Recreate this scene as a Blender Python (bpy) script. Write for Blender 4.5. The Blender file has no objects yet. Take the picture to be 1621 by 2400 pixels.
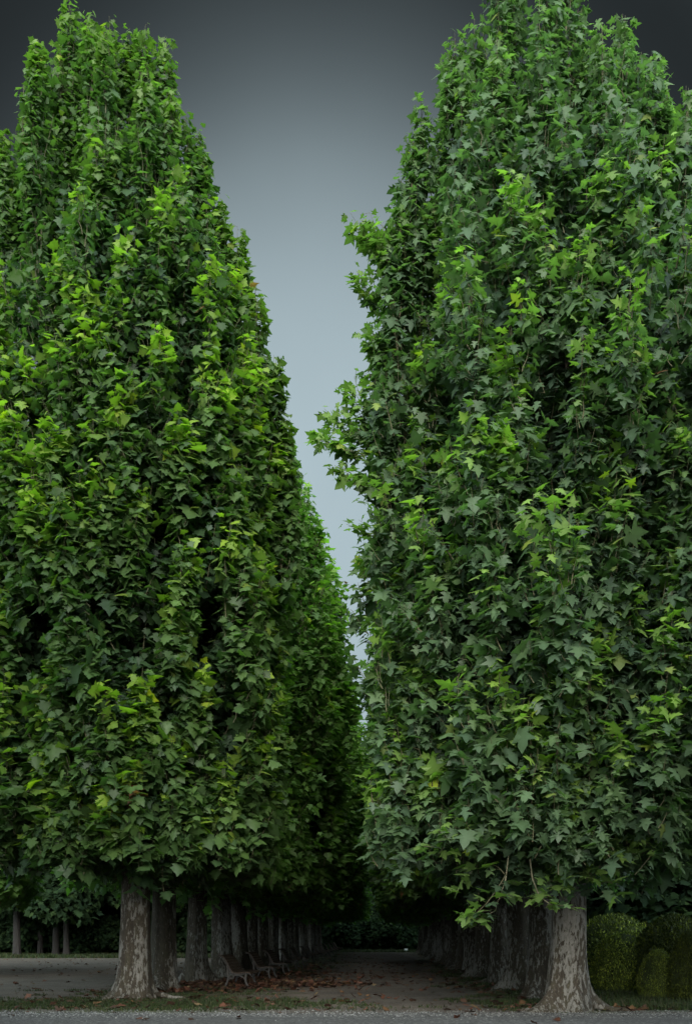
import bpy, bmesh, math, random
import numpy as np
from mathutils import Vector
R = math.radians
sc = bpy.context.scene
C = sc.collection
rng = np.random.default_rng(7)
random.seed(7)

# ------------------------------------------------------------------ camera
F_PX, H_CAM = 2600.0, 1.4            # level camera with a rise, as on a shift lens
cd = bpy.data.cameras.new('camera')
cam = bpy.data.objects.new('camera', cd); C.objects.link(cam)
cd.sensor_fit = 'VERTICAL'; cd.sensor_height = 36; cd.sensor_width = 36
cd.lens = 36 * F_PX / 2400
cd.shift_y = (2196 - 1200) / 2400
cd.shift_x = -(893 - 810.5) / 2400
cd.clip_end = 2000
cam.location = (0, 0, H_CAM); cam.rotation_euler = (R(90), 0, 0)
sc.camera = cam

# ------------------------------------------------------------------ sky and sun
SUN_EL, SUN_AZ = 24, 179             # azimuth clockwise from +Y: behind the camera, a little right
w = bpy.data.worlds.new('World'); sc.world = w; w.use_nodes = True
nt = w.node_tree; N = nt.nodes; L = nt.links
for n in list(N): N.remove(n)
def node(t, **k):
    n = N.new(t)
    for a, b in k.items(): setattr(n, a, b)
    return n
out = node('ShaderNodeOutputWorld'); bg = node('ShaderNodeBackground'); bg.inputs[1].default_value = 0.15
L.new(bg.outputs[0], out.inputs[0])
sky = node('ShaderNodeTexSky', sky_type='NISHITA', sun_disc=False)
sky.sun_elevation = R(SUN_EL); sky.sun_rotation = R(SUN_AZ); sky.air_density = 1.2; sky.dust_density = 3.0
# overcast: the sky colour greyed; lens falloff painted in as a dark ring, brightness added behind the camera
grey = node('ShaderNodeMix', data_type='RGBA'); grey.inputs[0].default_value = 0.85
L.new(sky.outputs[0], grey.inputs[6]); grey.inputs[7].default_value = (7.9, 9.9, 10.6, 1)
tc = node('ShaderNodeTexCoord')
wide = node('ShaderNodeVectorMath', operation='MULTIPLY'); wide.inputs[1].default_value = (1.4, 1, 1); L.new(tc.outputs['Generated'], wide.inputs[0])
nrm = node('ShaderNodeVectorMath', operation='NORMALIZE'); L.new(wide.outputs[0], nrm.inputs[0])
def sky_falloff(az, el, pts):
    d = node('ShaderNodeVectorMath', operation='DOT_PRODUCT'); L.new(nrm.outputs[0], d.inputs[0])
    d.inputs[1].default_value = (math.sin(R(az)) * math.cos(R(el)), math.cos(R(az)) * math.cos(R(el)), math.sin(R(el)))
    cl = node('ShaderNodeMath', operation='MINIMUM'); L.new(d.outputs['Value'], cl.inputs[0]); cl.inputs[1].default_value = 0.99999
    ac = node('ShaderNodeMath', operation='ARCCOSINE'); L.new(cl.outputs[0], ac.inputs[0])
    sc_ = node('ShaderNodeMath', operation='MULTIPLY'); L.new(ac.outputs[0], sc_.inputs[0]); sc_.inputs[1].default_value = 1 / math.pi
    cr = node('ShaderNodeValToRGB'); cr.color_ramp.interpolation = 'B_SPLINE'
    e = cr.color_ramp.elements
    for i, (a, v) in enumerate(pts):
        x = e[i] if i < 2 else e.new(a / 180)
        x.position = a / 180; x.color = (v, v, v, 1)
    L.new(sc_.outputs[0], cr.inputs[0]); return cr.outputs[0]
g1 = sky_falloff(-3, 12, [(0, .165), (12, .165), (15, .16), (19, .13), (23, .075), (26, .033), (29, .014), (32, .007), (36, .008), (50, .07), (62, .30), (80, .6), (105, .85), (135, 1.0)])
cn = node('ShaderNodeTexNoise'); cn.inputs['Scale'].default_value = 2.2; cn.inputs['Detail'].default_value = 4
L.new(nrm.outputs[0], cn.inputs['Vector'])
mr = node('ShaderNodeMapRange'); mr.inputs[1].default_value = .3; mr.inputs[2].default_value = .7; mr.inputs[3].default_value = .9; mr.inputs[4].default_value = 1.1
L.new(cn.outputs[0], mr.inputs[0])
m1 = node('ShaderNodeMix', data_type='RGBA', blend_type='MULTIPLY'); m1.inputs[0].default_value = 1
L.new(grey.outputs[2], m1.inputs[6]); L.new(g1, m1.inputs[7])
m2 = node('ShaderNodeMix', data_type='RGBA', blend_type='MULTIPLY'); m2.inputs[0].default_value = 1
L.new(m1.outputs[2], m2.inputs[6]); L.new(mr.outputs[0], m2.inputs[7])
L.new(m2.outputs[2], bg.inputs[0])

sd = bpy.data.lights.new('sun', 'SUN'); sun = bpy.data.objects.new('sun', sd); C.objects.link(sun)
sd.energy = 2.2; sd.angle = R(35); sd.color = (1.0, .96, .88)
sv = Vector((math.sin(R(SUN_AZ)) * math.cos(R(SUN_EL)), math.cos(R(SUN_AZ)) * math.cos(R(SUN_EL)), math.sin(R(SUN_EL))))
sun.rotation_euler = sv.to_track_quat('Z', 'Y').to_euler(); sun.location = sv * 60

sc.view_settings.view_transform = 'Standard'; sc.view_settings.look = 'None'
sc.view_settings.exposure = 1.25; sc.view_settings.gamma = 1
sc.render.engine = 'CYCLES'
cy = sc.cycles
cy.max_bounces = 6; cy.diffuse_bounces = 4; cy.glossy_bounces = 2; cy.transmission_bounces = 4; cy.transparent_max_bounces = 4
cy.use_adaptive_sampling = True; cy.adaptive_threshold = 0.02
cy.use_denoising = True
cy.caustics_reflective = False; cy.caustics_refractive = False

# ------------------------------------------------------------------ materials
def new_mat(name):
    m = bpy.data.materials.new(name); m.use_nodes = True
    t = m.node_tree; b = t.nodes['Principled BSDF']; return m, t, b
def mnode(t, ty, **k):
    n = t.nodes.new(ty)
    for a, b in k.items(): setattr(n, a, b)
    return n
def ramp(t, src, stops, interp='LINEAR'):
    r = mnode(t, 'ShaderNodeValToRGB'); r.color_ramp.interpolation = interp
    e = r.color_ramp.elements
    for i, (p, c) in enumerate(stops):
        x = e[i] if i < 2 else e.new(p)
        x.position = p; x.color = (*c, 1) if len(c) == 3 else c
    t.links.new(src, r.inputs[0]); return r.outputs[0]
def noise(t, vec, scale, detail=4, rough=.55, dist=0):
    n = mnode(t, 'ShaderNodeTexNoise'); n.inputs['Scale'].default_value = scale
    n.inputs['Detail'].default_value = detail; n.inputs['Roughness'].default_value = rough; n.inputs['Distortion'].default_value = dist
    if vec is not None: t.links.new(vec, n.inputs['Vector'])
    return n.outputs[0]
def mixc(t, f, a, b, mode='MIX'):
    m = mnode(t, 'ShaderNodeMix', data_type='RGBA', blend_type=mode)
    for s, i in ((f, 0), (a, 6), (b, 7)):
        if hasattr(s, 'default_value') or hasattr(s, 'links'): t.links.new(s, m.inputs[i])
        elif i == 0: m.inputs[0].default_value = s
        else: m.inputs[i].default_value = (*s, 1)
    return m.outputs[2]
def coords(t, scale=(1, 1, 1), jitter=False):
    tcx = mnode(t, 'ShaderNodeTexCoord'); mp = mnode(t, 'ShaderNodeMapping'); mp.inputs['Scale'].default_value = scale
    t.links.new(tcx.outputs['Object'], mp.inputs[0])
    if jitter:
        oi = mnode(t, 'ShaderNodeObjectInfo'); v = mnode(t, 'ShaderNodeVectorMath', operation='SCALE')
        v.inputs[0].default_value = (37, 53, 91); t.links.new(oi.outputs['Random'], v.inputs['Scale'])
        t.links.new(v.outputs[0], mp.inputs['Location'])
    return mp.outputs[0]
def bump(t, b, h, s, d=.02):
    n = mnode(t, 'ShaderNodeBump'); n.inputs['Strength'].default_value = s; n.inputs['Distance'].default_value = d
    t.links.new(h, n.inputs['Height']); t.links.new(n.outputs[0], b.inputs['Normal'])

def leaf_material(name, trans=.48, rough=.5, spec=.35, tr_tint=(1.1, 1.5, .55)):
    m, t, b = new_mat(name)
    a = mnode(t, 'ShaderNodeAttribute', attribute_name='tint')
    t.links.new(a.outputs['Color'], b.inputs['Base Color'])
    b.inputs['Roughness'].default_value = rough; b.inputs['Specular IOR Level'].default_value = spec
    tr = mnode(t, 'ShaderNodeBsdfTranslucent')
    c = mixc(t, 1.0, a.outputs['Color'], tr_tint, 'MULTIPLY'); t.links.new(c, tr.inputs[0])
    mx = mnode(t, 'ShaderNodeMixShader'); mx.inputs[0].default_value = trans
    t.links.new(b.outputs[0], mx.inputs[1]); t.links.new(tr.outputs[0], mx.inputs[2])
    t.links.new(mx.outputs[0], t.nodes['Material Output'].inputs[0])
    return m
M = {}
M['leaf'] = leaf_material('plane_leaf')
M['wood_leaf'] = leaf_material('woodland_leaf', .15, .8, .08)
M['small_leaf'] = leaf_material('clipped_leaf', .15, .6, .2)
M['litter'] = leaf_material('dry_leaf', .1, .8, .1, (1, 1, 1))
M['grass'] = leaf_material('grass_blade', .25, .6, .2, (1, 1.2, .6))

def bark_material():
    m, t, b = new_mat('plane_bark')
    v = coords(t, (1, 1, .30), True)
    big = noise(t, v, 1.8, 2, .5)
    n1 = noise(t, v, 17, 6, .64, .2)
    n2 = noise(t, coords(t, (1, 1, .35), True), 22, 4, .6, .6)
    base = ramp(t, noise(t, v, 5, 5), [(.3, (.016, .012, .008)), (.5, (.032, .025, .017)), (.7, (.042, .039, .022))])
    base = mixc(t, .5, base, ramp(t, n2, [(.35, (.016, .013, .010)), (.65, (.05, .042, .031))]))
    add = mnode(t, 'ShaderNodeMath', operation='ADD'); t.links.new(n1, add.inputs[0])
    s = mnode(t, 'ShaderNodeMath', operation='MULTIPLY_ADD'); t.links.new(big, s.inputs[0]); s.inputs[1].default_value = .7; s.inputs[2].default_value = -.35
    t.links.new(s.outputs[0], add.inputs[1])
    f = ramp(t, add.outputs[0], [(.525, (0, 0, 0)), (.55, (1, 1, 1))])
    pale = ramp(t, n2, [(.3, (.065, .06, .052)), (.7, (.15, .144, .13))])
    c = mixc(t, f, base, pale)
    f2 = ramp(t, n2, [(.62, (0, 0, 0)), (.66, (1, 1, 1))])
    c = mixc(t, f2, c, (.075, .068, .054))
    t.links.new(c, b.inputs['Base Color']); b.inputs['Roughness'].default_value = .85; b.inputs['Specular IOR Level'].default_value = .2
    hh = mixc(t, .5, f, n2); bump(t, b, hh, .7, .02)
    return m
M['bark'] = bark_material()
m, t, b = new_mat('twig_bark'); b.inputs['Roughness'].default_value = .8
t.links.new(ramp(t, noise(t, coords(t, (1, 1, 1)), 12), [(.3, (.045, .045, .022)), (.7, (.09, .085, .04))]), b.inputs['Base Color']); M['twig'] = m
m, t, b = new_mat('pale_twig_bark'); b.inputs['Roughness'].default_value = .8
t.links.new(ramp(t, noise(t, coords(t, (1, 1, 1)), 12), [(.3, (.14, .13, .08)), (.7, (.26, .24, .16))]), b.inputs['Base Color']); M['pale_twig'] = m
m, t, b = new_mat('dark_bark'); b.inputs['Roughness'].default_value = .9
dn = noise(t, coords(t, (1, 1, .25), True), 14, 5)
t.links.new(ramp(t, dn, [(.3, (.005, .004, .0035)), (.7, (.013, .011, .009))]), b.inputs['Base Color']); bump(t, b, dn, .8, .03); M['dark_bark'] = m
m, t, b = new_mat('weathered_bench_wood'); b.inputs['Roughness'].default_value = .65
wn = noise(t, coords(t, (30, 1.5, 30), True), 2, 5, .6)
wp = noise(t, coords(t, (1, 1, 1), True), 3, 3)
wc = ramp(t, wn, [(.3, (.016, .010, .006)), (.7, (.060, .038, .025))])
wc = mixc(t, ramp(t, wp, [(.5, (0, 0, 0)), (.72, (.8, .8, .8))]), wc, (.065, .05, .04)); b.inputs['Specular IOR Level'].default_value = .2
t.links.new(wc, b.inputs['Base Color']); bump(t, b, wn, .4, .004); M['wood'] = m
m, t, b = new_mat('bench_cast_iron'); b.inputs['Roughness'].default_value = .55; b.inputs['Metallic'].default_value = .3
t.links.new(ramp(t, noise(t, coords(t), 25), [(.4, (.008, .008, .008)), (.75, (.025, .018, .014))]), b.inputs['Base Color']); M['iron'] = m
m, t, b = new_mat('white_sign_paint'); b.inputs['Roughness'].default_value = .5
t.links.new(ramp(t, noise(t, coords(t), 9), [(.3, (.62, .62, .6)), (.7, (.8, .8, .78))]), b.inputs['Base Color']); M['white'] = m

def ground_material():
    m, t, b = new_mat('dirt_and_grit')
    v = coords(t)
    c = ramp(t, noise(t, v, .7, 8, .65), [(.3, (.046, .037, .030)), (.7, (.100, .081, .064))])
    grit = mnode(t, 'ShaderNodeTexVoronoi'); grit.inputs['Scale'].default_value = 28; t.links.new(v, grit.inputs['Vector'])
    g = mnode(t, 'ShaderNodeSeparateColor'); t.links.new(grit.outputs['Color'], g.inputs[0])
    gm = ramp(t, g.outputs[0], [(.80, (0, 0, 0)), (.95, (.6, .6, .6))])
    c = mixc(t, gm, c, (.14, .135, .13))
    # moss and worn turf beneath the two rows of trees
    sx = mnode(t, 'ShaderNodeSeparateXYZ'); t.links.new(v, sx.inputs[0])
    def band(x0, wd):
        a = mnode(t, 'ShaderNodeMath', operation='SUBTRACT'); t.links.new(sx.outputs[0], a.inputs[0]); a.inputs[1].default_value = x0
        q = mnode(t, 'ShaderNodeMath', operation='ABSOLUTE'); t.links.new(a.outputs[0], q.inputs[0])
        r_ = mnode(t, 'ShaderNodeMapRange'); t.links.new(q.outputs[0], r_.inputs[0])
        r_.inputs[1].default_value = 0; r_.inputs[2].default_value = wd; r_.inputs[3].default_value = .34; r_.inputs[4].default_value = -.12
        return r_.outputs[0]
    mxb = mnode(t, 'ShaderNodeMath', operation='MAXIMUM'); t.links.new(band(-4.6, 4.2), mxb.inputs[0]); t.links.new(band(3.6, 2.6), mxb.inputs[1])
    ad = mnode(t, 'ShaderNodeMath', operation='ADD'); t.links.new(mxb.outputs[0], ad.inputs[0]); t.links.new(noise(t, v, 1.1, 8, .7), ad.inputs[1])
    mask = ramp(t, ad.outputs[0], [(.60, (0, 0, 0)), (.78, (.9, .9, .9))])
    moss = ramp(t, noise(t, v, 6, 6, .7), [(.35, (.040, .032, .018)), (.6, (.045, .058, .018))])
    c = mixc(t, mask, c, moss)
    t.links.new(c, b.inputs['Base Color']); b.inputs['Roughness'].default_value = .95; b.inputs['Specular IOR Level'].default_value = .15
    bump(t, b, noise(t, v, 30, 5, .7), .6, .02)
    return m
M['ground'] = ground_material()
def gravel_material():
    m, t, b = new_mat('fine_gravel_road')
    v = coords(t)
    vo = mnode(t, 'ShaderNodeTexVoronoi'); vo.inputs['Scale'].default_value = 30; t.links.new(v, vo.inputs['Vector'])
    g = mnode(t, 'ShaderNodeSeparateColor'); t.links.new(vo.outputs['Color'], g.inputs[0])
    c = ramp(t, g.outputs[0], [(.1, (.017, .016, .016)), (.6, (.036, .035, .035)), (.97, (.15, .147, .143))])
    big = noise(t, coords(t, (.25, 2.2, 1)), 1.0, 5, .6)
    c = mixc(t, ramp(t, big, [(.42, (0, 0, 0)), (.6, (1, 1, 1))]), c, mixc(t, .7, c, (.032, .031, .031)))
    t.links.new(c, b.inputs['Base Color']); b.inputs['Roughness'].default_value = .9
    bump(t, b, vo.outputs['Distance'], .8, .02)
    return m
M['gravel'] = gravel_material()
m, t, b = new_mat('turf'); b.inputs['Roughness'].default_value = 1
t.links.new(ramp(t, noise(t, coords(t), 3, 8, .7), [(.3, (.014, .018, .007)), (.55, (.024, .034, .010)), (.75, (.04, .036, .018))]), b.inputs['Base Color'])
M['turf'] = m

# ------------------------------------------------------------------ helpers
def link(name, me, mats, parent=None):
    o = bpy.data.objects.new(name, me); C.objects.link(o)
    if not me.materials:
        for q in (mats if isinstance(mats, (list, tuple)) else [mats]): me.materials.append(q)
    if parent: o.parent = parent
    return o
def empty(name, loc, label, cat, group=None, rz=0):
    o = bpy.data.objects.new(name, None); C.objects.link(o); o.empty_display_size = .3
    o.location = loc; o.rotation_euler = (0, 0, rz); o['label'] = label; o['category'] = cat
    if group: o['group'] = group
    return o
def np_mesh(name, verts, faces_list, mat_idx=None, colors=None, smooth=False):
    """faces_list: list of (n,k) int arrays; mat_idx: material index per array."""
    me = bpy.data.meshes.new(name)
    verts = np.asarray(verts, np.float32)
    me.vertices.add(len(verts)); me.vertices.foreach_set('co', verts.ravel())
    fl = [f for f in faces_list if len(f)]
    loops = np.concatenate([f.ravel() for f in fl]).astype(np.int32)
    tot = np.concatenate([np.full(len(f), f.shape[1]) for f in fl]).astype(np.int32)
    me.loops.add(len(loops)); me.loops.foreach_set('vertex_index', loops)
    me.polygons.add(len(tot)); st = np.concatenate([[0], np.cumsum(tot)[:-1]]).astype(np.int32)
    me.polygons.foreach_set('loop_start', st); me.polygons.foreach_set('loop_total', tot)
    if mat_idx is not None:
        mi = np.concatenate([np.full(len(f), i) for f, i in zip(faces_list, mat_idx) if len(f)]).astype(np.int32)
        me.polygons.foreach_set('material_index', mi)
    if smooth: me.polygons.foreach_set('use_smooth', np.ones(len(tot), bool))
    if colors is not None:
        a = me.attributes.new('tint', 'FLOAT_COLOR', 'POINT')
        c4 = np.ones((len(verts), 4), np.float32); c4[:, :3] = colors; a.data.foreach_set('color', c4.ravel())
    me.update(calc_edges=True); me.validate(clean_customdata=False)
    return me
def nz(a): return a / np.maximum(np.linalg.norm(a, axis=-1, keepdims=True), 1e-9)

def outline(kind):
    if kind == 'broad':   half = [(.13, -.10), (.46, -.05), (.34, .13), (.64, .30), (.36, .42), (.33, .62), (.20, .66)]
    elif kind == 'deep':  half = [(.13, -.10), (.44, -.02), (.25, .17), (.62, .46), (.24, .47), (.20, .66)]
    elif kind == 'small': half = [(.30, .35)]
    base, tip = (0, .0), (0, 1.0)
    pts = [base] + half + [tip] + [(-x, y) for x, y in reversed(half)]
    ctr = (0, .38)
    P = np.array([ctr] + pts, float)
    r = np.abs(P[:, 0]); z = -.20 * r ** 1.3 - .10 * np.maximum(P[:, 1] - .4, 0) ** 1.2
    if kind == 'small': z = -.3 * r
    light = np.ones(len(P)); light[0] = 1.22; light[1] = 1.15
    n = len(pts)
    tri = np.array([[0, 1 + i, 1 + (i + 1) % n] for i in range(n)])
    return np.c_[P, z], tri, light
SHAPES = {k: outline(k) for k in ('broad', 'deep', 'small')}

def leaves_arrays(P, T, Nn, S, Col, shape, g):
    L0, tri, light = SHAPES[shape]
    n, k = len(P), len(L0)
    T = nz(T); B = nz(np.cross(T, Nn)); Nn = np.cross(B, T)
    curl = g.uniform(.2, 1.8, n)[:, None]; wid = g.uniform(.85, 1.2, n)[:, None]
    x = L0[None, :, 0] * wid; y = np.repeat(L0[None, :, 1], n, 0); z = L0[None, :, 2] * curl
    x = x + g.normal(0, .03, x.shape); y = y + g.normal(0, .025, y.shape)
    V = P[:, None] + S[:, None, None] * (x[..., None] * B[:, None] + y[..., None] * T[:, None] + z[..., None] * Nn[:, None])
    F = (np.arange(n)[:, None, None] * k + tri[None]).reshape(-1, 3)
    CC = Col[:, None] * light[None, :, None]
    return V.reshape(-1, 3), F, CC.reshape(-1, 3)

def prisms(A, B_, ra, rb):
    """three-sided sticks from A to B_"""
    d = nz(B_ - A); ref = np.where(np.abs(d[:, 2:3]) > .9, np.array([[1., 0, 0]]), np.array([[0, 0, 1.]]))
    u = nz(np.cross(d, ref)); v = np.cross(d, u)
    n = len(A); ang = np.array([0, 2.094, 4.189])
    ring = np.cos(ang)[None, :, None] * u[:, None] + np.sin(ang)[None, :, None] * v[:, None]
    V = np.concatenate([A[:, None] + ra[:, None, None] * ring, B_[:, None] + rb[:, None, None] * ring], 1)
    q = np.array([[0, 1, 4, 3], [1, 2, 5, 4], [2, 0, 3, 5]])
    F = (np.arange(n)[:, None, None] * 6 + q[None]).reshape(-1, 4)
    return V.reshape(-1, 3), F

def shoots_to_crown(paths, outs, yo, pal, shape, g, size=.27, step=.11, dead=.0006, tipboost=1.0, name='crown_mesh', brown=()):
    """paths (n,k,3) polylines of the shoots; leaves sit all along them, younger and paler to the tip."""
    LP, LT, LN, LS, LC = [], [], [], [], []
    SA, SB, ra, rb = [], [], [], []
    n, k, _ = paths.shape
    seg = np.linalg.norm(np.diff(paths, axis=1), axis=2); length = seg.sum(1)
    SA = paths[:, :-1].reshape(-1, 3); SB = paths[:, 1:].reshape(-1, 3)
    rr = np.linspace(.013, .003, k)[None] * np.ones((n, 1)); ra = rr[:, :-1].ravel(); rb = rr[:, 1:].ravel()
    cnt = np.maximum(4, (length / step * (1 + .25 * np.clip((paths[:, -1, 2] - 5) / 15, 0, 1))).astype(int))
    idx = np.repeat(np.arange(n), cnt)
    j = np.concatenate([np.arange(c) for c in cnt])
    u = (j + g.uniform(.2, .8, len(j))) / cnt[idx]                    # 0 base, 1 tip
    f = u * (k - 1); i0 = np.minimum(f.astype(int), k - 2); fr = (f - i0)[:, None]
    pos = paths[idx, i0] * (1 - fr) + paths[idx, i0 + 1] * fr
    sd = nz(paths[idx, i0 + 1] - paths[idx, i0])
    phi = j * 2.4 + g.uniform(0, 6.28, n)[idx] + g.normal(0, .4, len(j))
    ph = np.c_[np.cos(phi), np.sin(phi), np.zeros(len(phi))]
    ph = nz(ph - (ph * sd).sum(1, keepdims=True) * sd)
    o = nz(ph * 1.0 + outs[idx] * .75 + g.normal(0, .28, ph.shape))
    young = np.clip((u - .2) / .35, 0, 1) * (.10 + .90 * np.clip(yo, 0, 1)[idx]) * (yo > -.5)[idx]
    droop = R(1) * np.where(young > .3, g.normal(12, 28, len(j)), g.normal(36, 28, len(j)))[:, None]
    oh = o.copy(); oh[:, 2] *= .3; oh = nz(oh); up = np.array([[0, 0, 1.]])
    T = oh * np.cos(droop) - up * np.sin(droop)
    Nn = oh * np.sin(droop) + up * np.cos(droop) + g.normal(0, .42, o.shape)
    S = size * np.exp(g.normal(0, .22, len(j))) * (1 - .3 * np.clip((u - .85) / .15, 0, 1)) * g.uniform(.85, 1.12, n)[idx] * (1.06 - .34 * np.clip((pos[:, 2] - 5) / 15, 0, 1))
    pet = (.06 + .16 * g.random(len(j)))[:, None] * (size / .27)
    P = pos + oh * pet + up * pet * .25
    a = g.random(len(j)); sh = g.random(n)[idx]
    old, mid, new = (np.array(c) for c in pal)
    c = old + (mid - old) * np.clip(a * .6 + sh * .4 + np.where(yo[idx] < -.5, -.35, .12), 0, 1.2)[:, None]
    hot = np.minimum(young * (.75 + .4 * sh) * tipboost, 1)[:, None]
    c = c * (1 - hot) + new * hot
    c = c * np.exp(g.normal(0, .13, len(j)))[:, None]
    dd = g.random(len(j)) < dead
    c[dd] = np.array([.16, .08, .04]) * g.uniform(.6, 1.3, (dd.sum(), 1))
    for bx, by_, bz, br in brown:
        dd = (np.linalg.norm(P - np.array([bx, by_, bz]), axis=1) < br) & (g.random(len(j)) < .6)
        c[dd] = np.array([.34, .17, .09]) * g.uniform(.5, 1.2, (dd.sum(), 1))
    pa = g.random(len(j)) < .012; c[pa] = c[pa] * np.array([1.9, 1.5, .8])
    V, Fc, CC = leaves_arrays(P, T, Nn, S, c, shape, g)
    # petioles only on part of the leaves, and the shoots themselves
    pi = g.random(len(j)) < .15
    V2, F2 = prisms(np.concatenate([SA, pos[pi]]), np.concatenate([SB, P[pi]]),
                    np.concatenate([ra, np.full(pi.sum(), .004)]), np.concatenate([rb, np.full(pi.sum(), .003)]))
    V3 = np.concatenate([V, V2]); F2 = F2 + len(V)
    col = np.concatenate([CC, np.full((len(V2), 3), .1)])
    me = np_mesh(name, V3, [Fc, F2], [0, 1], col)
    me.materials.append(M['leaf']); me.materials.append(M['twig'])
    return me, len(j)

def crown_paths(rad, z0, z1, n, g, leaders=(), inner=.25, ragged=.35, extra=(), per=10, topthin=0.0, plume_w=1.0):
    """Upright cone-shaped plumes of short side shoots stand all over the envelope rad(z, theta);
    behind them a looser fill, and a skirt of outward and drooping shoots. n: number of plumes."""
    K = 5; s = np.linspace(0, 1, K)[None, :, None]
    def pick(m_, za, zb):
        z = g.uniform(za, zb, m_ * 8); th = g.uniform(0, 2 * np.pi, m_ * 8); r = rad(z, th)
        keep = g.random(m_ * 8) < r / r.max() * (1 - topthin * np.clip((z - z1 + 6) / 6, 0, 1))
        return z[keep][:m_], th[keep][:m_], r[keep][:m_]
    zc, tc_, rc = pick(n, z0 + .9, z1 + .4); n = len(zc)
    oc = np.c_[np.cos(tc_), np.sin(tc_), np.zeros(n)]
    stick = .97 + ragged * np.clip(g.normal(.0, .11, n), -.22, .2)
    ax = oc * (rc * stick)[:, None] - oc * .12                          # plume axis at its tip
    ht = np.minimum(g.uniform(1.4, 3.0, n), zc - z0 + .1); strong = g.random(n)
    # side shoots
    idx = np.repeat(np.arange(n), per); m_ = len(idx)
    dz = (np.tile(np.arange(per), n) + g.uniform(0, 1, m_)) / per * ht[idx]
    fi = g.uniform(0, 6.28, m_)
    off = (.05 + .20 * dz ** .8) * g.uniform(.6, 1.25, m_) * plume_w
    sd = np.c_[np.cos(fi), np.sin(fi), np.zeros(m_)] + oc[idx] * .35
    lean = oc[idx] * (-.10 * dz)[:, None]
    tip = ax[idx] + sd * off[:, None] + lean; tip[:, 2] = zc[idx] - dz + .12
    base = ax[idx] + lean * 1.3 + sd * (off * .15)[:, None]; base[:, 2] = tip[:, 2] - g.uniform(.28, .6, m_) - off * .35
    paths = base[:, None] * (1 - s) + tip[:, None] * s
    paths[:, :, 2] -= (np.sin(s[:, :, 0] * np.pi) * .06)
    outs = nz(sd + oc[idx] * .5); strong = strong * np.clip((z1 + .5 - zc) / 6, .12, 1)  # pale young tips thinned near the top to darken it like lens falloff
    yo = np.exp(-(dz / .6) ** 2) * (strong > .2)[idx] * (.45 + .6 * strong[idx]) + (g.random(m_) < .03) * .6
    # leader of each plume
    lt = ax.copy(); lt[:, 2] = zc + .22; lb = ax - oc * .25; lb[:, 2] = zc - .9
    paths = np.concatenate([paths, lb[:, None] * (1 - s) + lt[:, None] * s]); outs = np.concatenate([outs, oc]); yo = np.concatenate([yo, (strong > .3) * (.4 + .6 * strong)])
    # fill behind the plumes
    zf, tf, rf = pick(int(n * 3.2 * (1 + inner)), z0 + .2, z1 - 1.2); q = len(zf)
    of = np.c_[np.cos(tf), np.sin(tf), np.zeros(q)]; fr = np.where(g.random(q) < .3, g.uniform(.3, .65, q), g.uniform(.65, .88, q))
    tp = of * (rf * fr)[:, None]; tp[:, 2] = zf
    el = R(1) * g.uniform(35, 80, q); d = nz(of * np.cos(el)[:, None] + np.array([[0, 0, 1.]]) * np.sin(el)[:, None] + g.normal(0, .15, (q, 3)))
    bs = tp - d * g.uniform(.7, 1.5, q)[:, None]
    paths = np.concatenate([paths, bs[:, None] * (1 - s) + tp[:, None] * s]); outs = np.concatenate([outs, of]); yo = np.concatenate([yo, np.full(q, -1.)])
    # skirt
    q = int(n * 1.1); ts = g.uniform(0, 6.28, q); zs = z0 + 1.6 * g.random(q) ** .8 - .5 * np.maximum(0, np.sin(5 * ts + z1)) * (g.random(q) < .5); rs = rad(zs, ts) * np.sqrt(g.uniform(.15, 1.06, q))
    os_ = np.c_[np.cos(ts), np.sin(ts), np.zeros(q)]; tp = os_ * rs[:, None]; tp[:, 2] = zs - .25 * g.random(q)
    el = R(1) * g.uniform(-45, 25, q); d = nz(os_ * np.cos(el)[:, None] + np.array([[0, 0, 1.]]) * np.sin(el)[:, None] + g.normal(0, .3, (q, 3)) * np.array([1, 1, .3]))
    bs = tp - d * g.uniform(.6, 1.3, q)[:, None]
    p3 = bs[:, None] * (1 - s) + tp[:, None] * s; p3[:, :, 2] += np.sin(s[:, :, 0] * np.pi) * .12
    paths = np.concatenate([paths, p3]); outs = np.concatenate([outs, os_]); yo = np.concatenate([yo, (g.random(q) < .12) * .8])
    paths = paths + g.normal(0, .012, paths.shape)
    for (x, y, za, zb) in leaders:                                   # upright leaders that break the outline
        m_ = max(2, int((zb - za) / .8)) * 5
        zt = g.uniform(za + .5, zb, m_); zt[0] = zb
        ph = g.uniform(0, 6.28, m_); rr = np.where(zt > zb - .3, .03, .30 * np.clip((zb - zt) / 1.5, .25, 1))
        tp = np.c_[x + np.cos(ph) * rr, y + np.sin(ph) * rr, zt]
        bs = np.c_[x + np.cos(ph) * rr * .1, y + np.sin(ph) * rr * .1, zt - g.uniform(1.0, 1.9, m_)]
        paths = np.concatenate([paths, bs[:, None] * (1 - s) + tp[:, None] * s + g.normal(0, .015, (m_, K, 3))])
        outs = np.concatenate([outs, np.c_[np.cos(ph), np.sin(ph), np.zeros(m_)]]); yo = np.concatenate([yo, np.where(zt > zb - .5, .2, .0)])
    for (a, b_, sag) in extra:                                       # (start, end, sag) single branches
        a, b_ = np.array(a, float), np.array(b_, float)
        p = a[None] * (1 - s[0]) + b_[None] * s[0]; p[:, 2] -= (np.sin(s[0][:, 0] * np.pi) * sag)
        paths = np.concatenate([paths, p[None]])
        oo = nz((b_ - a) * np.array([1, 1, 0.01])); outs = np.concatenate([outs, oo[None]]); yo = np.concatenate([yo, [.5]])
    return paths, outs, yo

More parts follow.
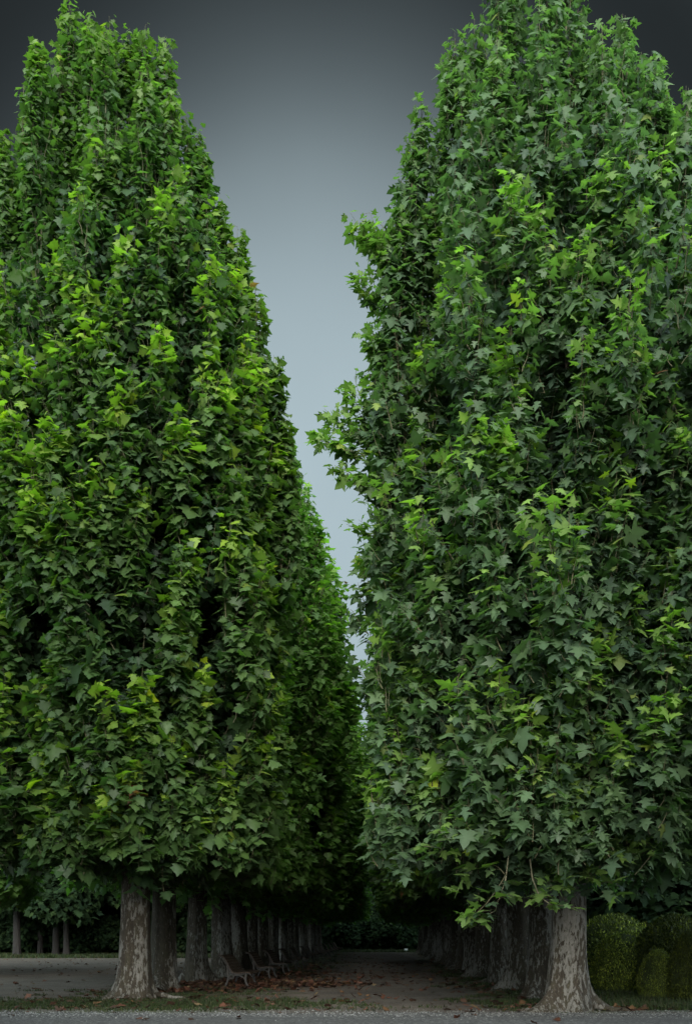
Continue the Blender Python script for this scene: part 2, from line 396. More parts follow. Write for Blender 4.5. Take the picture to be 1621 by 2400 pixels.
def tube(pts, radii, sides=10, cap=True, wob=0.0, g=rng):
    pts = [Vector(p) for p in pts]; V, Fq = [], []
    for i, p in enumerate(pts):
        d = (pts[min(i + 1, len(pts) - 1)] - pts[max(i - 1, 0)]).normalized()
        ref = Vector((0, 0, 1)) if abs(d.z) < .9 else Vector((1, 0, 0))
        u = d.cross(ref).normalized(); v = d.cross(u)
        for k in range(sides):
            a = 2 * math.pi * k / sides; r = radii[i] * (1 + wob * g.normal())
            V.append(p + u * math.cos(a) * r + v * math.sin(a) * r)
    for i in range(len(pts) - 1):
        for k in range(sides):
            a, b_ = i * sides + k, i * sides + (k + 1) % sides
            Fq.append((a, b_, b_ + sides, a + sides))
    if cap:
        Fq.append(tuple(range(sides))[::-1]); Fq.append(tuple((len(pts) - 1) * sides + k for k in range(sides)))
    return [tuple(v) for v in V], Fq
def py_mesh(name, parts, smooth=True):
    V, Fc = [], []
    for v, f in parts:
        o = len(V); V += v; Fc += [tuple(i + o for i in q) for q in f]
    me = bpy.data.meshes.new(name); me.from_pydata(V, [], Fc); me.update()
    if smooth: me.polygons.foreach_set('use_smooth', [True] * len(me.polygons))
    return me
def trunk_mesh(r0, top, g, flare=.35, lobes=5, lean=(0, 0), name='trunk_mesh'):
    NS = 56; zs = [-.12, -.03, .02, .08, .15, .24, .36, .5, .7, .95, 1.25, 1.6, 2, 2.5, 3, 3.6, 4.3, 5.2, 6.5, 8, 10, 12, 14.5, 17, top]
    zs = [z for z in zs if z <= top]
    ph = g.uniform(0, 6.28, 4); V, Fq = [], []
    la = np.sort(g.uniform(0, 6.28, lobes)); lw = g.uniform(.55, 1.5, lobes)
    for z in zs:
        tz = max(z, 0)
        base = r0 * (1.05 - .035 * min(tz, 4)) if tz < 4 else r0 * .91 * max(.06, 1 - (tz - 4) / (top - 3.5))
        cx = lean[0] * tz + .03 * math.sin(tz * .9 + ph[0]); cy_ = lean[1] * tz + .03 * math.cos(tz * .7 + ph[1])
        for k in range(NS):
            a = 2 * math.pi * k / NS
            f = 0
            for q in range(lobes):
                dlt = (a - la[q] + math.pi) % (2 * math.pi) - math.pi
                f += lw[q] * math.exp(-(dlt / .24) ** 2)
            fl = flare * (.45 * math.exp(-tz / .55) + (.2 + 1.3 * f) * math.exp(-tz / .2) + .22 * f * math.exp(-tz / .8))
            r = base * (1 + .045 * math.sin(3 * a + ph[2] + tz * .25) + .03 * math.sin(5 * a + ph[3] - tz * .4)
                        + .022 * math.sin(9 * a + tz * 1.1 + ph[0]) + g.normal(0, .006)) + fl
            V.append((cx + r * math.cos(a), cy_ + r * math.sin(a), z))
    for i in range(len(zs) - 1):
        for k in range(NS):
            a, b_ = i * NS + k, i * NS + (k + 1) % NS
            Fq.append((a, b_, b_ + NS, a + NS))
    Fq.append(tuple((len(zs) - 1) * NS + k for k in range(NS)))
    return py_mesh(name, [(V, Fq)]), la
def root_mesh(ang, length, r0, g, start=.35):
    pts, rad = [], []; n = 12; a = ang
    x, y = math.cos(a) * start, math.sin(a) * start
    for i in range(n):
        s = i / (n - 1)
        pts.append((x, y, .09 * (1 - s) ** 2 - .012 - .03 * s + .018 * math.sin(i * 1.7)))
        rad.append(r0 * (1 - s) ** .7 + .012)
        a += g.normal(0, .16); x += math.cos(a) * length / n; y += math.sin(a) * length / n
    return py_mesh('root_mesh', [tube(pts, rad, 8, wob=.08, g=g)])
def limb_mesh(g, z, ang, reach, rise, r):
    pts, rad = [], []
    for i in range(8):
        s = i / 7; q = reach * s ** .6
        pts.append((math.cos(ang + .2 * s) * q, math.sin(ang + .2 * s) * q, z + rise * s ** 1.3)); rad.append(r * (1 - .85 * s))
    return py_mesh('limb_mesh', [tube(pts, rad, 7, g=g, wob=.03)])

# ------------------------------------------------------------------ the ground
def sheet(name, poly, z, mat, cat=None):
    me = bpy.data.meshes.new(name + '_mesh'); me.from_pydata([(x, y, z) for x, y in poly], [], [tuple(range(len(poly)))])
    me.update(); o = link(name, me, mat); o['kind'] = 'structure'; return o
sheet('ground', [(-700, -300), (700, -300), (700, 1200), (-700, 1200)], 0, M['ground'])
g = np.random.default_rng(3)
def wavy(x0, x1, y, amp, n=90, ph=0):
    xs = np.linspace(x0, x1, n)
    return [(x, y + amp * (math.sin(x * .9 + ph) * .5 + math.sin(x * 2.7 + ph * 2) * .25 + g.normal(0, .14))) for x in xs]
edge = wavy(-60, 60, 20.35, .22)
sheet('road', [(-60, 5)] + [(60, 5)] + edge[::-1], .004, M['gravel'])
# lawn with the clipped bushes, grass verges at the far end and on the far side of the open ground
def wavy_y(x, y0, y1, amp, n=60):
    ys = np.linspace(y0, y1, n)
    return [(x + amp * (math.sin(y * .8) * .6 + g.normal(0, .2)), y) for y in ys]
lw = wavy(4.3, 60, 20.75, .15, 60) + [(60, 140)] + wavy_y(5.2, 140, 21.4, .25, 120)
sheet('lawn', lw, .004, M['turf'])
vg = wavy(-70, -9, 73, 1.2, 60, 1) + [(-9, 140), (-70, 140)]
sheet('grass_verge', vg, .004, M['turf'])
fe = wavy(-9, 5.2, 101, .8, 40, 2) + [(5.2, 140), (-9, 140)]
sheet('far_turf', fe, .008, M['turf'])

# ------------------------------------------------------------------ plane tree meshes
PAL_L = [(.030, .060, .028), (.060, .115, .036), (.21, .32, .035)]
PAL_R = [(.044, .076, .048), (.078, .130, .068), (.20, .32, .055)]
PAL_M = [(.055, .115, .036), (.110, .210, .050), (.20, .37, .045)]
def table(tab):
    a = np.array(tab, float); return lambda z: np.interp(z, a[:, 0], a[:, 1])
def make_rad(left, right, front=None, seed=0):
    lf, rt = table(left), table(right); fr = table(front) if front else None
    gg = np.random.default_rng(seed); ks = [(gg.integers(2, 7), gg.uniform(.25, .9), gg.uniform(0, 6.28), gg.uniform(.03, .07)) for _ in range(6)]
    def rad(z, th):
        c = np.cos(th); wgt = (c + 1) / 2
        r = lf(z) * (1 - wgt) + rt(z) * wgt
        if fr is not None: r = r * (1 - np.abs(np.sin(th))) + fr(z) * np.abs(np.sin(th))
        m_ = 0
        for k_, kz, p, a in ks: m_ = m_ + a * np.sin(k_ * th + kz * z + p)
        return r * (1 + m_ * np.abs(np.sin(th)) ** .5)
    return rad
g = np.random.default_rng(11)
near_left_rad = make_rad(
    [(2.9, 2.2), (4, 3.2), (8, 3.5), (12, 3.4), (14, 3.1), (16, 3.3), (18, 2.7), (20, 1.9), (21.5, 1.5), (22.2, 1.2)],
    [(2.9, 2.0), (4, 2.9), (6, 3.2), (9, 3.2), (11, 3.2), (12.7, 3.4), (13.7, 3.3), (15.1, 3.0), (16.5, 2.55), (18.5, 2.0), (19.9, 1.5), (21.5, .6), (22.2, .3)],
    [(2.9, 2.2), (4, 3.1), (8, 3.5), (13, 3.2), (16, 2.5), (18, 1.6), (19.5, .8), (20.8, .3)], 5)
lead = [(-1.5, 0, 18.5, 22.3), (-1.2, .4, 18.5, 22.3), (-.9, -.3, 18, 21.8), (-.62, 0, 18.5, 21.95), (-.17, .1, 18, 21.75), (.23, -.1, 18, 21.65), (.68, 0, 17.5, 21.5), (-1.75, .1, 17.5, 21.6), (-2.0, -.2, 17.5, 21.0),
        (-2.6, .1, 17, 20.5), (-2.95, 0, 16, 19.4), (-1.9, -1, 17, 20.6), (-.4, -1.2, 17.5, 20.6), (.9, -.4, 16.5, 19.9), (1.45, 0, 16, 19.3), (.5, -1.2, 17, 19.8), (1.9, .1, 15.5, 18.3), (2.35, 0, 14.5, 17.5), (2.75, 0, 13.5, 16.2), (3.15, .1, 12.0, 14.6), (3.4, 0, 10.5, 13.2)]
lead = [(a, b_, c - .5, d + (.45 if d > 19 else .1)) for a, b_, c, d in lead]
P_, O_, Y_ = crown_paths(near_left_rad, 3.3, 19.7, 410, g, lead, topthin=.45)
cr_left, nl = shoots_to_crown(P_, O_, Y_, PAL_L, 'broad', g, size=.207, step=.061, dead=.0003, brown=[(2.4, -2.8, 4.4, .38), (.75, -3, 4.2, .3), (.4, -3, 3.75, .15)]); print('near left leaves', nl)
g = np.random.default_rng(12)
near_right_rad = make_rad(
    [(2.6, 1.8), (3.5, 2.7), (4.5, 3.3), (6, 3.65), (8.5, 3.65), (11, 3.5), (12, 3.3), (13.4, 3.0), (15.2, 2.5), (16.8, 2.1), (18.5, 1.4), (19.3, 1.4), (20.4, 1.2)],
    [(2.6, 1.6), (4.5, 3.0), (8, 3.4), (13, 3.4), (15.5, 3.0), (17.4, 2.2), (18.7, 1.1), (19.5, .3), (20.4, .2)],
    [(2.6, 2.2), (4.5, 3.2), (9, 3.6), (13, 3.1), (15.5, 2.2), (17.3, 1.1), (18.6, .4)], 9)
lead = [(-1.36, 0, 16.5, 20.5), (-1.0, .2, 16.5, 20.3), (-.4, -.1, 16.5, 21), (0, .1, 16.5, 21), (-1.79, 0, 15.5, 18.7), (-2.2, 0, 15, 18.45), (-2.1, -.5, 14.5, 17.6), (-2.8, 0, 14, 17.2), (-3.0, 0, 13.5, 16.6),
        (.49, 0, 15.5, 18.6), (1.03, -.1, 15.5, 18.8), (1.7, .1, 15, 18.1), (2.25, 0, 14.5, 17.5), (2.7, 0, 14, 16.8), (-.7, -1.2, 15, 18.2), (.4, -1.3, 15, 17.6), (1.4, -1.0, 14, 17.2), (-1.5, -1.3, 14, 17.3), (-3.2, -.2, 12, 15.2), (-3.5, 0, 11, 13.6)]
lead = [(a, b_, c - .6, d + .2) for a, b_, c, d in lead]
ex = [((-2.6, 0, 13.2), (-4.15, -.2, 15.1), .15), ((-2.8, -.3, 13.0), (-3.8, -.1, 15.2), .1), ((-3, .2, 12.6), (-4.05, .1, 14.2), .1), ((-2.8, 0, 11.6), (-3.95, 0, 13.0), .1),
      ((-3, 0, 10.4), (-4.65, -.2, 11.4), .15), ((-3, -.3, 10.0), (-4.7, -.3, 10.9), .1), ((-3.0, .3, 9.7), (-4.45, -.4, 10.25), .05), ((-3, .3, 10.2), (-4.3, .1, 12.0), .15),
      ((-2.6, .3, 8.7), (-4.0, -.2, 9.3), .1), ((-2.6, .3, 7.7), (-3.9, 0, 8.6), .1), ((-2.4, -.5, 6.5), (-3.8, -.4, 7.4), .1),
      # skirt branches hanging round the trunk on the camera side
      ((-.4, -1.0, 4.3), (-1.9, -2.0, 3.35), -.15), ((-.2, -1.2, 4.4), (1.6, -2.2, 3.4), -.1), ((0, -1.2, 4.0), (1.3, -2.0, 2.95), -.1), ((-.8, -1.2, 4.0), (-2.2, -1.9, 2.75), -.1),
      ((-.5, -2.0, 3.15), (.6, -2.1, 2.75), -.05), ((-.4, -2.0, 3.0), (.1, -2.05, 2.35), -.05), ((-1.0, -2, 2.5), (-.6, -2.1, 1.9), -.03), ((-1.4, -2, 2.5), (-2.1, -2, 1.7), .12), ((-.5, -1.9, 3.5), (.9, -2, 3.2), -.05),
      ((-.5, -1.4, 3.6), (.15, -1.9, 2.35), -.05), ((0, -1.4, 3.6), (-.5, -1.9, 2.5), -.1), ((-1.2, -1.2, 3.2), (-2.3, -1.7, 2.15), -.12), ((-.3, -1.3, 3.5), (.7, -1.9, 2.6), -.1), ((-1.0, -1.3, 3.8), (-1.5, -2, 3.0), -.1)]
for a, b_, sg in list(ex)[:10]:                                     # side shoots thicken the branches that break the outline
    for _ in range(3):
        o_ = g.normal(0, .16, 3); f_ = g.uniform(.35, .6); a2 = tuple(np.array(a) * (1 - f_) + np.array(b_) * f_)
        ex.append((a2, tuple(np.array(b_) + o_ - np.array([-.12, 0, .15])), sg * .5))
def sprig(p, q, n_, s_=.3):                                          # short leafy side shoots along a hanging branch
    p, q = np.array(p), np.array(q)
    for i in range(n_):
        a = p + (q - p) * (.25 + .75 * (i + .5) / n_); d = g.normal(0, 1, 3) * np.array([1, .8, .35]); d[1] = -abs(d[1]) * .6; d = d / np.linalg.norm(d) * s_
        ex.append((tuple(a), tuple(a + d + (q - p) * .12), -.03))
for p, q, n_ in [((-.5, -2, 3.2), (.6, -2.1, 2.75), 7), ((-.42, -2.02, 3.35), (1.0, -2, 3.2), 8), ((-.96, -2.0, 2.6), (-.55, -2.1, 1.9), 7), ((-1.35, -1.9, 2.8), (-1.6, -2, 1.9), 4),
                 ((-1.6, -2, 1.85), (-2.15, -2, 1.7), 5), ((-1.9, -1.9, 3.5), (-2.6, -2, 2.9), 7), ((-1.0, -2.1, 3.5), (-1.9, -2.1, 3.1), 8), ((.2, -2, 2.9), (.25, -2.0, 2.1), 4), ((-.3, -2.1, 3.0), (-.35, -2.1, 2.3), 4)]:
    sprig(p, q, n_)
P_, O_, Y_ = crown_paths(near_right_rad, 3.1, 17.5, 400, g, lead, extra=ex, ragged=1.0, topthin=.6)
cr_right, nr = shoots_to_crown(P_, O_, Y_, PAL_R, 'deep', g, size=.212, step=.063, dead=.0003, brown=[(-.38, -2, 2.8, .12), (1.0, -3, 8.3, .12)]); print('near right leaves', nr)
mids = []
for s_, (shape, pal, tipb) in enumerate([('broad', PAL_M, 1.0), ('deep', PAL_M, .9), ('deep', PAL_R, .8)]):
    g = np.random.default_rng(30 + s_)
    k = g.uniform(.97, 1.05)
    tab = [(3.2, 1.9), (4.4, 2.7), (7, 3.2), (11, 3.5 * k), (14, 3.5), (16.5, 2.8), (18.5, 1.8), (20.2, .8), (21, .3)]
    rd = make_rad(tab, tab, None, 40 + s_)
    lead = [(g.normal(0, .9), g.normal(0, .9), 17, g.uniform(19, 21)) for _ in range(9)]
    P_, O_, Y_ = crown_paths(rd, 3.4, 20.3, 330, g, lead)
    me, n_ = shoots_to_crown(P_, O_, Y_, pal, shape, g, size=.215, step=.078, dead=.0003, tipboost=tipb); mids.append(me); print('mid', n_)

g = np.random.default_rng(50)
trunks = [trunk_mesh(.33, 19, g, .20, 5), trunk_mesh(.325, 18.5, g, .2, 4), trunk_mesh(.30, 18.5, g, .17, 6), trunk_mesh(.33, 14, g, .22, 5)]
trunk_wide = trunk_mesh(.32, 14, g, .27, 6)
limbs = [limb_mesh(g, 3.3 + 1.1 * i, i * 2.1 + .4, 1.3 + .2 * (i % 3), 2.5 + .5 * i, .10) for i in range(6)]
roots = [root_mesh(g.uniform(0, 6.28), g.uniform(.7, 1.3), .05, g, .4) for _ in range(4)]

def plane_tree(x, y, label, group, crown, tr, rz=0, scale=1, zs=1, root_set=(), limb_n=6, cw=1.0):
    t_ = empty('plane_tree', (x, y, 0), label, 'tree', group, rz); t_.scale = (scale, scale, zs)
    tk = link('trunk', tr[0], M['bark'], t_)
    for rm in root_set: link('root', rm, M['bark'], tk)
    for lm in limbs[:limb_n]: link('limb', lm, M['twig'], t_)
    cr = link('crown', crown, [], t_); cr.scale = (cw, cw, 1)
    return t_
ORD = 'first second third fourth fifth sixth seventh eighth ninth tenth eleventh twelfth thirteenth fourteenth fifteenth sixteenth seventeenth eighteenth nineteenth twentieth'.split()
g = np.random.default_rng(60)
XL, XR = -5.6, 3.65
GL, GR = 'plane trees of the row along the benches', 'plane trees of the row along the clipped bushes'
# nearest pair, with their own roots
rl = [root_mesh(.0, 1.55, .05, g, .5), root_mesh(-2.5, .75, .05, g, .45), root_mesh(-1.9, .6, .045, g, .45), root_mesh(-.7, .7, .04, g, .45)]
plane_tree(XL, 25.3, 'broad tall plane tree nearest the road beside the open ground, pale flaking trunk', GL, cr_left, trunks[0], 0, root_set=rl)
rr_ = [root_mesh(-.25, 1.3, .06, g, .5), root_mesh(-2.4, .6, .06, g, .5), root_mesh(-1.3, .45, .07, g, .5), root_mesh(3.5, 1.2, .05, g, .5)]
plane_tree(XR - .08, 21.2, 'tallest plane tree at the road edge beside the clipped bushes, wide flared trunk', GR, cr_right, trunk_wide, 0, root_set=rr_)
rt = [q for q in C.objects if q.name.startswith('plane_tree')][-1]
for pth, r_ in [([(-.35, -1.7, 4.2), (-.40, -2.0, 3.6), (-.5, -2.0, 3.3), (-.62, -2.0, 3.0)], .022), ([(-.5, -2.02, 3.2), (-.3, -2.06, 2.9), (.1, -2.1, 2.8), (.55, -2.1, 2.72)], .013),
                ([(-.42, -2.02, 3.35), (.0, -2.05, 3.25), (.5, -2.06, 3.24), (.95, -2, 3.2)], .012), ([(-1.0, -2.0, 2.75), (-.96, -2.02, 2.4), (-.85, -2.08, 2.1), (-.58, -2.1, 1.9)], .014),
                ([(-1.35, -1.9, 2.9), (-1.42, -2, 2.4), (-1.6, -2, 1.85), (-1.85, -2, 1.72), (-2.15, -2, 1.7)], .012)]:
    nn_ = len(pth); link('branch', py_mesh('branch_mesh', [tube(pth, [r_ * (1 - .5 * i / nn_) for i in range(nn_)], 6)]), M['pale_twig'], rt)
ys_l = [29.2, 34.4, 38.9, 44.3] + [49 + 4.6 * i for i in range(12)]
for i, y in enumerate(ys_l):
    plane_tree(XL + g.normal(0, .1), y, 'plane tree of the bench row, %s from the road, mottled trunk' % ORD[i + 1], GL,
               mids[i % 2], trunks[1 + i % 3], g.uniform(0, 6.28), g.uniform(.96, 1.03), g.uniform(.93, 1.02), root_set=[roots[i % 4]] if i < 6 else (), limb_n=4 if i < 6 else 0, cw={34.4: 1.18, 38.9: 1.22, 44.3: 1.2}.get(y, 1.0 if y < 57 else 1.32))
ys_r = [25.5, 29.6, 34.0, 38.5, 43.0] + [47.8 + 4.8 * i for i in range(11)]
for i, y in enumerate(ys_r):
    plane_tree(XR + g.normal(0, .08), y, 'plane tree of the row without benches, %s from the road, flaking trunk' % ORD[i + 1], GR,
               mids[2 - i % 2], trunks[(i + 2) % 3 + 1], g.uniform(0, 6.28), g.uniform(.96, 1.02), g.uniform(.88, .96), root_set=[roots[(i + 1) % 4]] if i < 6 else (), limb_n=4 if i < 6 else 0, cw=.97 if y < 38 else 1.1)
# a second avenue row beyond the open ground
for i, (x, y, s) in enumerate([(-15.2, 39, 1.0), (-17.5, 46, 1.02)]):
    plane_tree(x, y, ['dark plane tree at the left edge beyond the nearest trunk', 'plane tree behind the dark one at the left edge of the picture'][i], 'plane trees across the open ground',
               mids[i], trunks[1 + i], 1.3 + i * 2, s, .92, limb_n=3)
# unseen plane trees added either side of the camera to shade the outer foreground
for i, (x, y) in enumerate([(-10, 7.5), (9.5, 6.5), (-11, 1.5), (10, 0), (-14, -4), (14, -4), (-13.5, 13.5), (13, 12)]):
    plane_tree(x, y, 'unseen plane tree added to shade the outer foreground', 'unseen plane trees added for shade', mids[i % 3], trunks[1 + i % 3], i * 1.3, 1.15, 1.0, limb_n=0)

# ------------------------------------------------------------------ woodland behind
def blob_crown(g, blobs, n, size, pal, name, clump=.5):
    ctr = np.array([b[:3] for b in blobs]); rad = np.array([b[3:6] for b in blobs])
    wts = (rad ** 2).sum(1); wts /= wts.sum()
    k = g.choice(len(blobs), n, p=wts)
    d = nz(g.normal(0, 1, (n, 3))); d[:, 2] = np.where(d[:, 2] < -.5, -d[:, 2], d[:, 2])
    rr = g.uniform(.72, 1.04, n) + .10 * np.sin(d[:, 0] * 7 + k) * np.sin(d[:, 1] * 8 + d[:, 2] * 6)
    P = ctr[k] + d * rad[k] * rr[:, None]
    T = nz(d * .7 + g.normal(0, .6, d.shape) - np.array([[0, 0, .5]])); Nn = nz(d + g.normal(0, .5, d.shape) + np.array([[0, 0, .5]]))
    a = g.random(n)[:, None]; old, mid, new = (np.array(q) for q in pal)
    c = old + (mid - old) * a; ho = g.random(n) < .12; c[ho] = new * g.uniform(.6, 1, (ho.sum(), 1))
    V, Fc, CC = leaves_arrays(P, T, Nn, size * g.uniform(.7, 1.3, n), c, 'small' if size < .1 else 'broad', g)
    me = np_mesh(name, V, [Fc], [0], CC); me.materials.append(M['wood_leaf'] if size > .1 else M['small_leaf'])
    return me
PAL_W = [(.008, .017, .008), (.014, .028, .010), (.025, .045, .014)]
wood = []
for s_ in range(3):
    g = np.random.default_rng(80 + s_)
    blobs = [(g.normal(0, 1.6), g.normal(0, 1.6), g.uniform(3.5, 11), g.uniform(1.8, 3), g.uniform(1.8, 3), g.uniform(1.6, 2.6)) for _ in range(14)]
    wood.append(blob_crown(g, blobs, 7000, .42, PAL_W, 'woodland_crown'))
g = np.random.default_rng(90)
dtr = [trunk_mesh(.24, 10, g, .12, 4, (.01, .01)), trunk_mesh(.2, 9, g, .12, 4, (-.015, .01))]
def wood_tree(x, y, i, label, group, sc_=1, rz=0):
    t_ = empty('woodland_tree', (x, y, 0), label, 'tree', group, rz); t_.scale = (sc_,) * 3
    link('trunk', dtr[i % 2][0], M['dark_bark'], t_); link('crown', wood[i % 3], [], t_)
    return t_
g = np.random.default_rng(91)
sp = []
for k in range(9): sp.append((-52 + k * 4.6 + g.normal(0, .6), 84 + g.uniform(0, 5) + (3 if k > 6 else 0), 'left'))
for k in range(6): sp.append((-10 + k * 3.8, 117 + g.uniform(0, 5), 'mid'))
for k in range(9): sp.append((9.5 + (k % 5) * 4.2 + g.normal(0, .5), 44 + 16 * (k // 5) + (k % 5) * 1.5, 'right'))
cnt = {}
for i, (x, y, wh) in enumerate(sp):
    cnt[wh] = cnt.get(wh, 0) + 1
    lab = {'left': 'dark woodland tree beyond the open ground, %s counting from the left', 'mid': 'dark tree closing the end of the avenue, %s counting from the left',
           'right': 'dark woodland tree behind the clipped bushes, %s counting from the trunk row'}[wh] % ORD[cnt[wh] - 1]
    wood_tree(x, y, i, lab, {'left': 'woodland trees beyond the open ground', 'mid': 'trees closing the avenue', 'right': 'woodland trees behind the clipped bushes'}[wh],
              g.uniform(.9, 1.25), g.uniform(0, 6.28))
# four trunks one can tell apart in the dark at the far side of the open ground
g = np.random.default_rng(92)
for i, (px, Y) in enumerate([(40, 80), (95, 84), (132, 81), (156, 79.5)]):
    wood_tree((px - 893) / F_PX * Y, Y, i, ['thick dark trunk tree at the far left beyond the gravel', 'thin dark tree second from the far left beyond the gravel',
              'slim pale-edged tree just left of the forked-light trunk', 'pale-based tree closest to the plane row beyond the gravel'][i], 'woodland trees beyond the open ground', .95 + .1 * (i == 0), i * 1.7)
# undergrowth shrubs
shr = []
for s_ in range(2):
    g = np.random.default_rng(95 + s_)
    blobs = [(g.normal(0, .9), g.normal(0, .6), g.uniform(.5, 1.9), g.uniform(.7, 1.2), g.uniform(.7, 1.1), g.uniform(.7, 1.0)) for _ in range(9)]
    shr.append(blob_crown(g, blobs, 5000, .2, PAL_W, 'shrub_mesh'))
def shrub(x, y, i, label, group, s=1):
    o = link('shrub', shr[i % 2], []); o.location = (x, y, 0); o.rotation_euler = (0, 0, i * 1.1); o.scale = (s, s, s)
    o['label'] = label; o['category'] = 'shrub'; o['group'] = group
g = np.random.default_rng(97)
for k in range(8): shrub(-8.2 + k * 2.2 + g.normal(0, .2), 108 + g.uniform(-1, 2), k, 'dark shrub across the end of the avenue, %s counting from the bench side' % ORD[k], 'shrubs at the end of the avenue', g.uniform(1.2, 1.7))
for k in range(14): shrub(-44 + k * 2.7 + g.normal(0, .3), 86 + g.uniform(-2, 2), k, 'dark shrub beyond the open ground, %s counting from the left' % ORD[k], 'shrubs beyond the open ground', g.uniform(1.0, 1.6))
for k in range(7): shrub(8.2 + k * 2.3, 38 + g.uniform(-1, 2.5), k, 'tall dark shrub behind the clipped bushes, %s counting from the trunks' % ORD[k], 'shrubs behind the clipped bushes', g.uniform(1.3, 1.8))

# ------------------------------------------------------------------ clipped bushes
PAL_T = [(.018, .026, .006), (.042, .055, .009), (.10, .12, .015)]
def mound_mesh(seed, k_, n=22000):
    g = np.random.default_rng(seed)
    d = nz(g.normal(0, 1, (n, 3))); d[:, 2] = np.abs(d[:, 2]) * 1.0
    ph = g.uniform(0, 6.28, 3)
    rr = 1 + .05 * np.sin(3 * d[:, 0] + ph[0]) + .05 * np.sin(4 * d[:, 1] + ph[1]) + g.uniform(-.045, .012, n)
    P = d * rr[:, None]; lowz = g.random(n) < .25
    P[:, 2] = np.where(lowz, g.uniform(.02, .24, n), .2 + .8 * P[:, 2]); hz = np.hypot(d[:, 0], d[:, 1])
    ds = np.where(lowz, (.86 + .14 * np.minimum(P[:, 2] * 4.5, 1)) / np.maximum(hz, .01), 1); P[:, 0] *= ds; P[:, 1] *= ds
    T = nz(d * .5 + g.normal(0, .7, d.shape)); Nn = nz(d + g.normal(0, .35, d.shape))
    old, mid, new = (np.array(q) * k_ for q in PAL_T)
    c = old + (mid - old) * g.random(n)[:, None]; ho = g.random(n) < .2; c[ho] = new
    V, Fc, CC = leaves_arrays(P, T, Nn, .045 * g.uniform(.7, 1.3, n), c, 'small', g)
    # woody inner dome that the leaves sit on
    bm = bmesh.new(); bmesh.ops.create_icosphere(bm, subdivisions=4, radius=.95)
    iv = np.array([v.co[:] for v in bm.verts]); ifc = np.array([[v.index for v in f.verts] for f in bm.faces]); bm.free()
    iv = nz(iv) * .93; iv[:, 2] = np.where(iv[:, 2] > 0, .2 + .8 * iv[:, 2], .2 + .24 * iv[:, 2]); iv[:, 0:2] *= np.where(iv[:, 2:3] < .2, .93, 1)
    Fi = ifc + len(V); V = np.concatenate([V, iv]); CC = np.concatenate([CC, np.tile(np.array([[.02, .028, .009]]), (len(iv), 1))])
    me = np_mesh('clipped_bush_mesh', V, [Fc, Fi], [0, 0], CC); me.materials.append(M['small_leaf']); return me
mm = [mound_mesh(1, .85), mound_mesh(2, 2.3), mound_mesh(3, 1.6)]  # leaf colour scaled per mound: brighter copies imitate lit bushes, darker ones shaded
def bush(px, py_top, Y, wpx, depth, label, k=0):
    s = Y / F_PX; x = (px - 893) * s; h = (2196 - py_top) * s + H_CAM
    o = link('clipped_bush', mm[k], []); o.location = (x, Y, 0); o.scale = (wpx * s / 2, depth, h); o.rotation_euler = (0, 0, 0)
    o['label'] = label; o['category'] = 'bush'; o['group'] = 'round clipped bushes on the lawn'
bush(1375, 2158, 35, 190, 1.3, 'small clipped mound peeping out behind the flared trunk', 1)
bush(1428, 2148, 32.5, 240, 1.5, 'long low clipped mound right behind the flared trunk', 2)
bush(1530, 2146, 36, 200, 1.5, 'flat-topped clipped mound furthest back on the lawn', 1)
bush(1466, 2179, 29.0, 150, 1.2, 'clipped mound with bright top in the middle of the group', 1)
bush(1590, 2152, 28.0, 230, 1.5, 'largest and darkest clipped mound at the picture edge', 0)
bush(1540, 2229, 25.6, 92, .7, 'smallest low clipped mound in front of the largest', 2)
bush(1622, 2190, 24.6, 110, .9, 'dark clipped mound cut off by the right picture edge', 0)

# hedges closing the view at the far end and beyond the open ground
def hedge(x, y, ln, h, label, seed):
    g = np.random.default_rng(seed); n = int(ln * h * 130)
    P = np.c_[g.uniform(-ln / 2, ln / 2, n), np.zeros(n), g.uniform(0, h, n)]
    P[:, 1] = -.7 + .25 * np.sin(P[:, 0] * 1.3 + seed) + .2 * np.sin(P[:, 2] * 2 + P[:, 0] * .7) + g.normal(0, .12, n)
    P[:, 2] *= 1 + .12 * np.sin(P[:, 0] * .8 + seed) + .06 * np.sin(P[:, 0] * 2.3)
    T = nz(np.c_[g.normal(0, .6, n), g.normal(-.5, .4, n), g.normal(-.4, .6, n)]); Nn = nz(np.c_[g.normal(0, .4, n), -np.ones(n), g.normal(.6, .4, n)])
    c = np.array([.008, .016, .007]) + np.array([.010, .018, .005]) * g.random(n)[:, None]
    V, Fc, CC = leaves_arrays(P, T, Nn, .22 * g.uniform(.7, 1.3, n), c, 'broad', g)
    k = 40; xs = np.linspace(-ln / 2, ln / 2, k); hh = h * (.96 + .12 * np.sin(xs * .8 + seed))
    core = np.concatenate([np.c_[xs, np.full(k, -.4), np.zeros(k)], np.c_[xs, np.full(k, -.35), hh], np.c_[xs, np.full(k, .6), hh], np.c_[xs, np.full(k, .7), np.zeros(k)]])
    q = np.array([[r_ * k + i, r_ * k + i + 1, (r_ + 1) * k + i + 1, (r_ + 1) * k + i] for r_ in range(3) for i in range(k - 1)]) + len(V)
    me = np_mesh('hedge_mesh', np.concatenate([V, core]), [Fc, q], [0, 0], np.concatenate([CC, np.tile([[.01, .016, .007]], (4 * k, 1))]))
    me.materials.append(M['wood_leaf']); o = link('hedge', me, []); o.location = (x, y, 0); o['label'] = label; o['category'] = 'hedge'
hedge(0, 113, 34, 5.5, 'tall dark hedge closing the end of the avenue', 201)
hedge(-33, 92, 52, 5, 'long dark hedge beyond the open ground', 202)
hedge(24, 66, 40, 5.5, 'dark hedge under the trees behind the clipped bushes', 203)

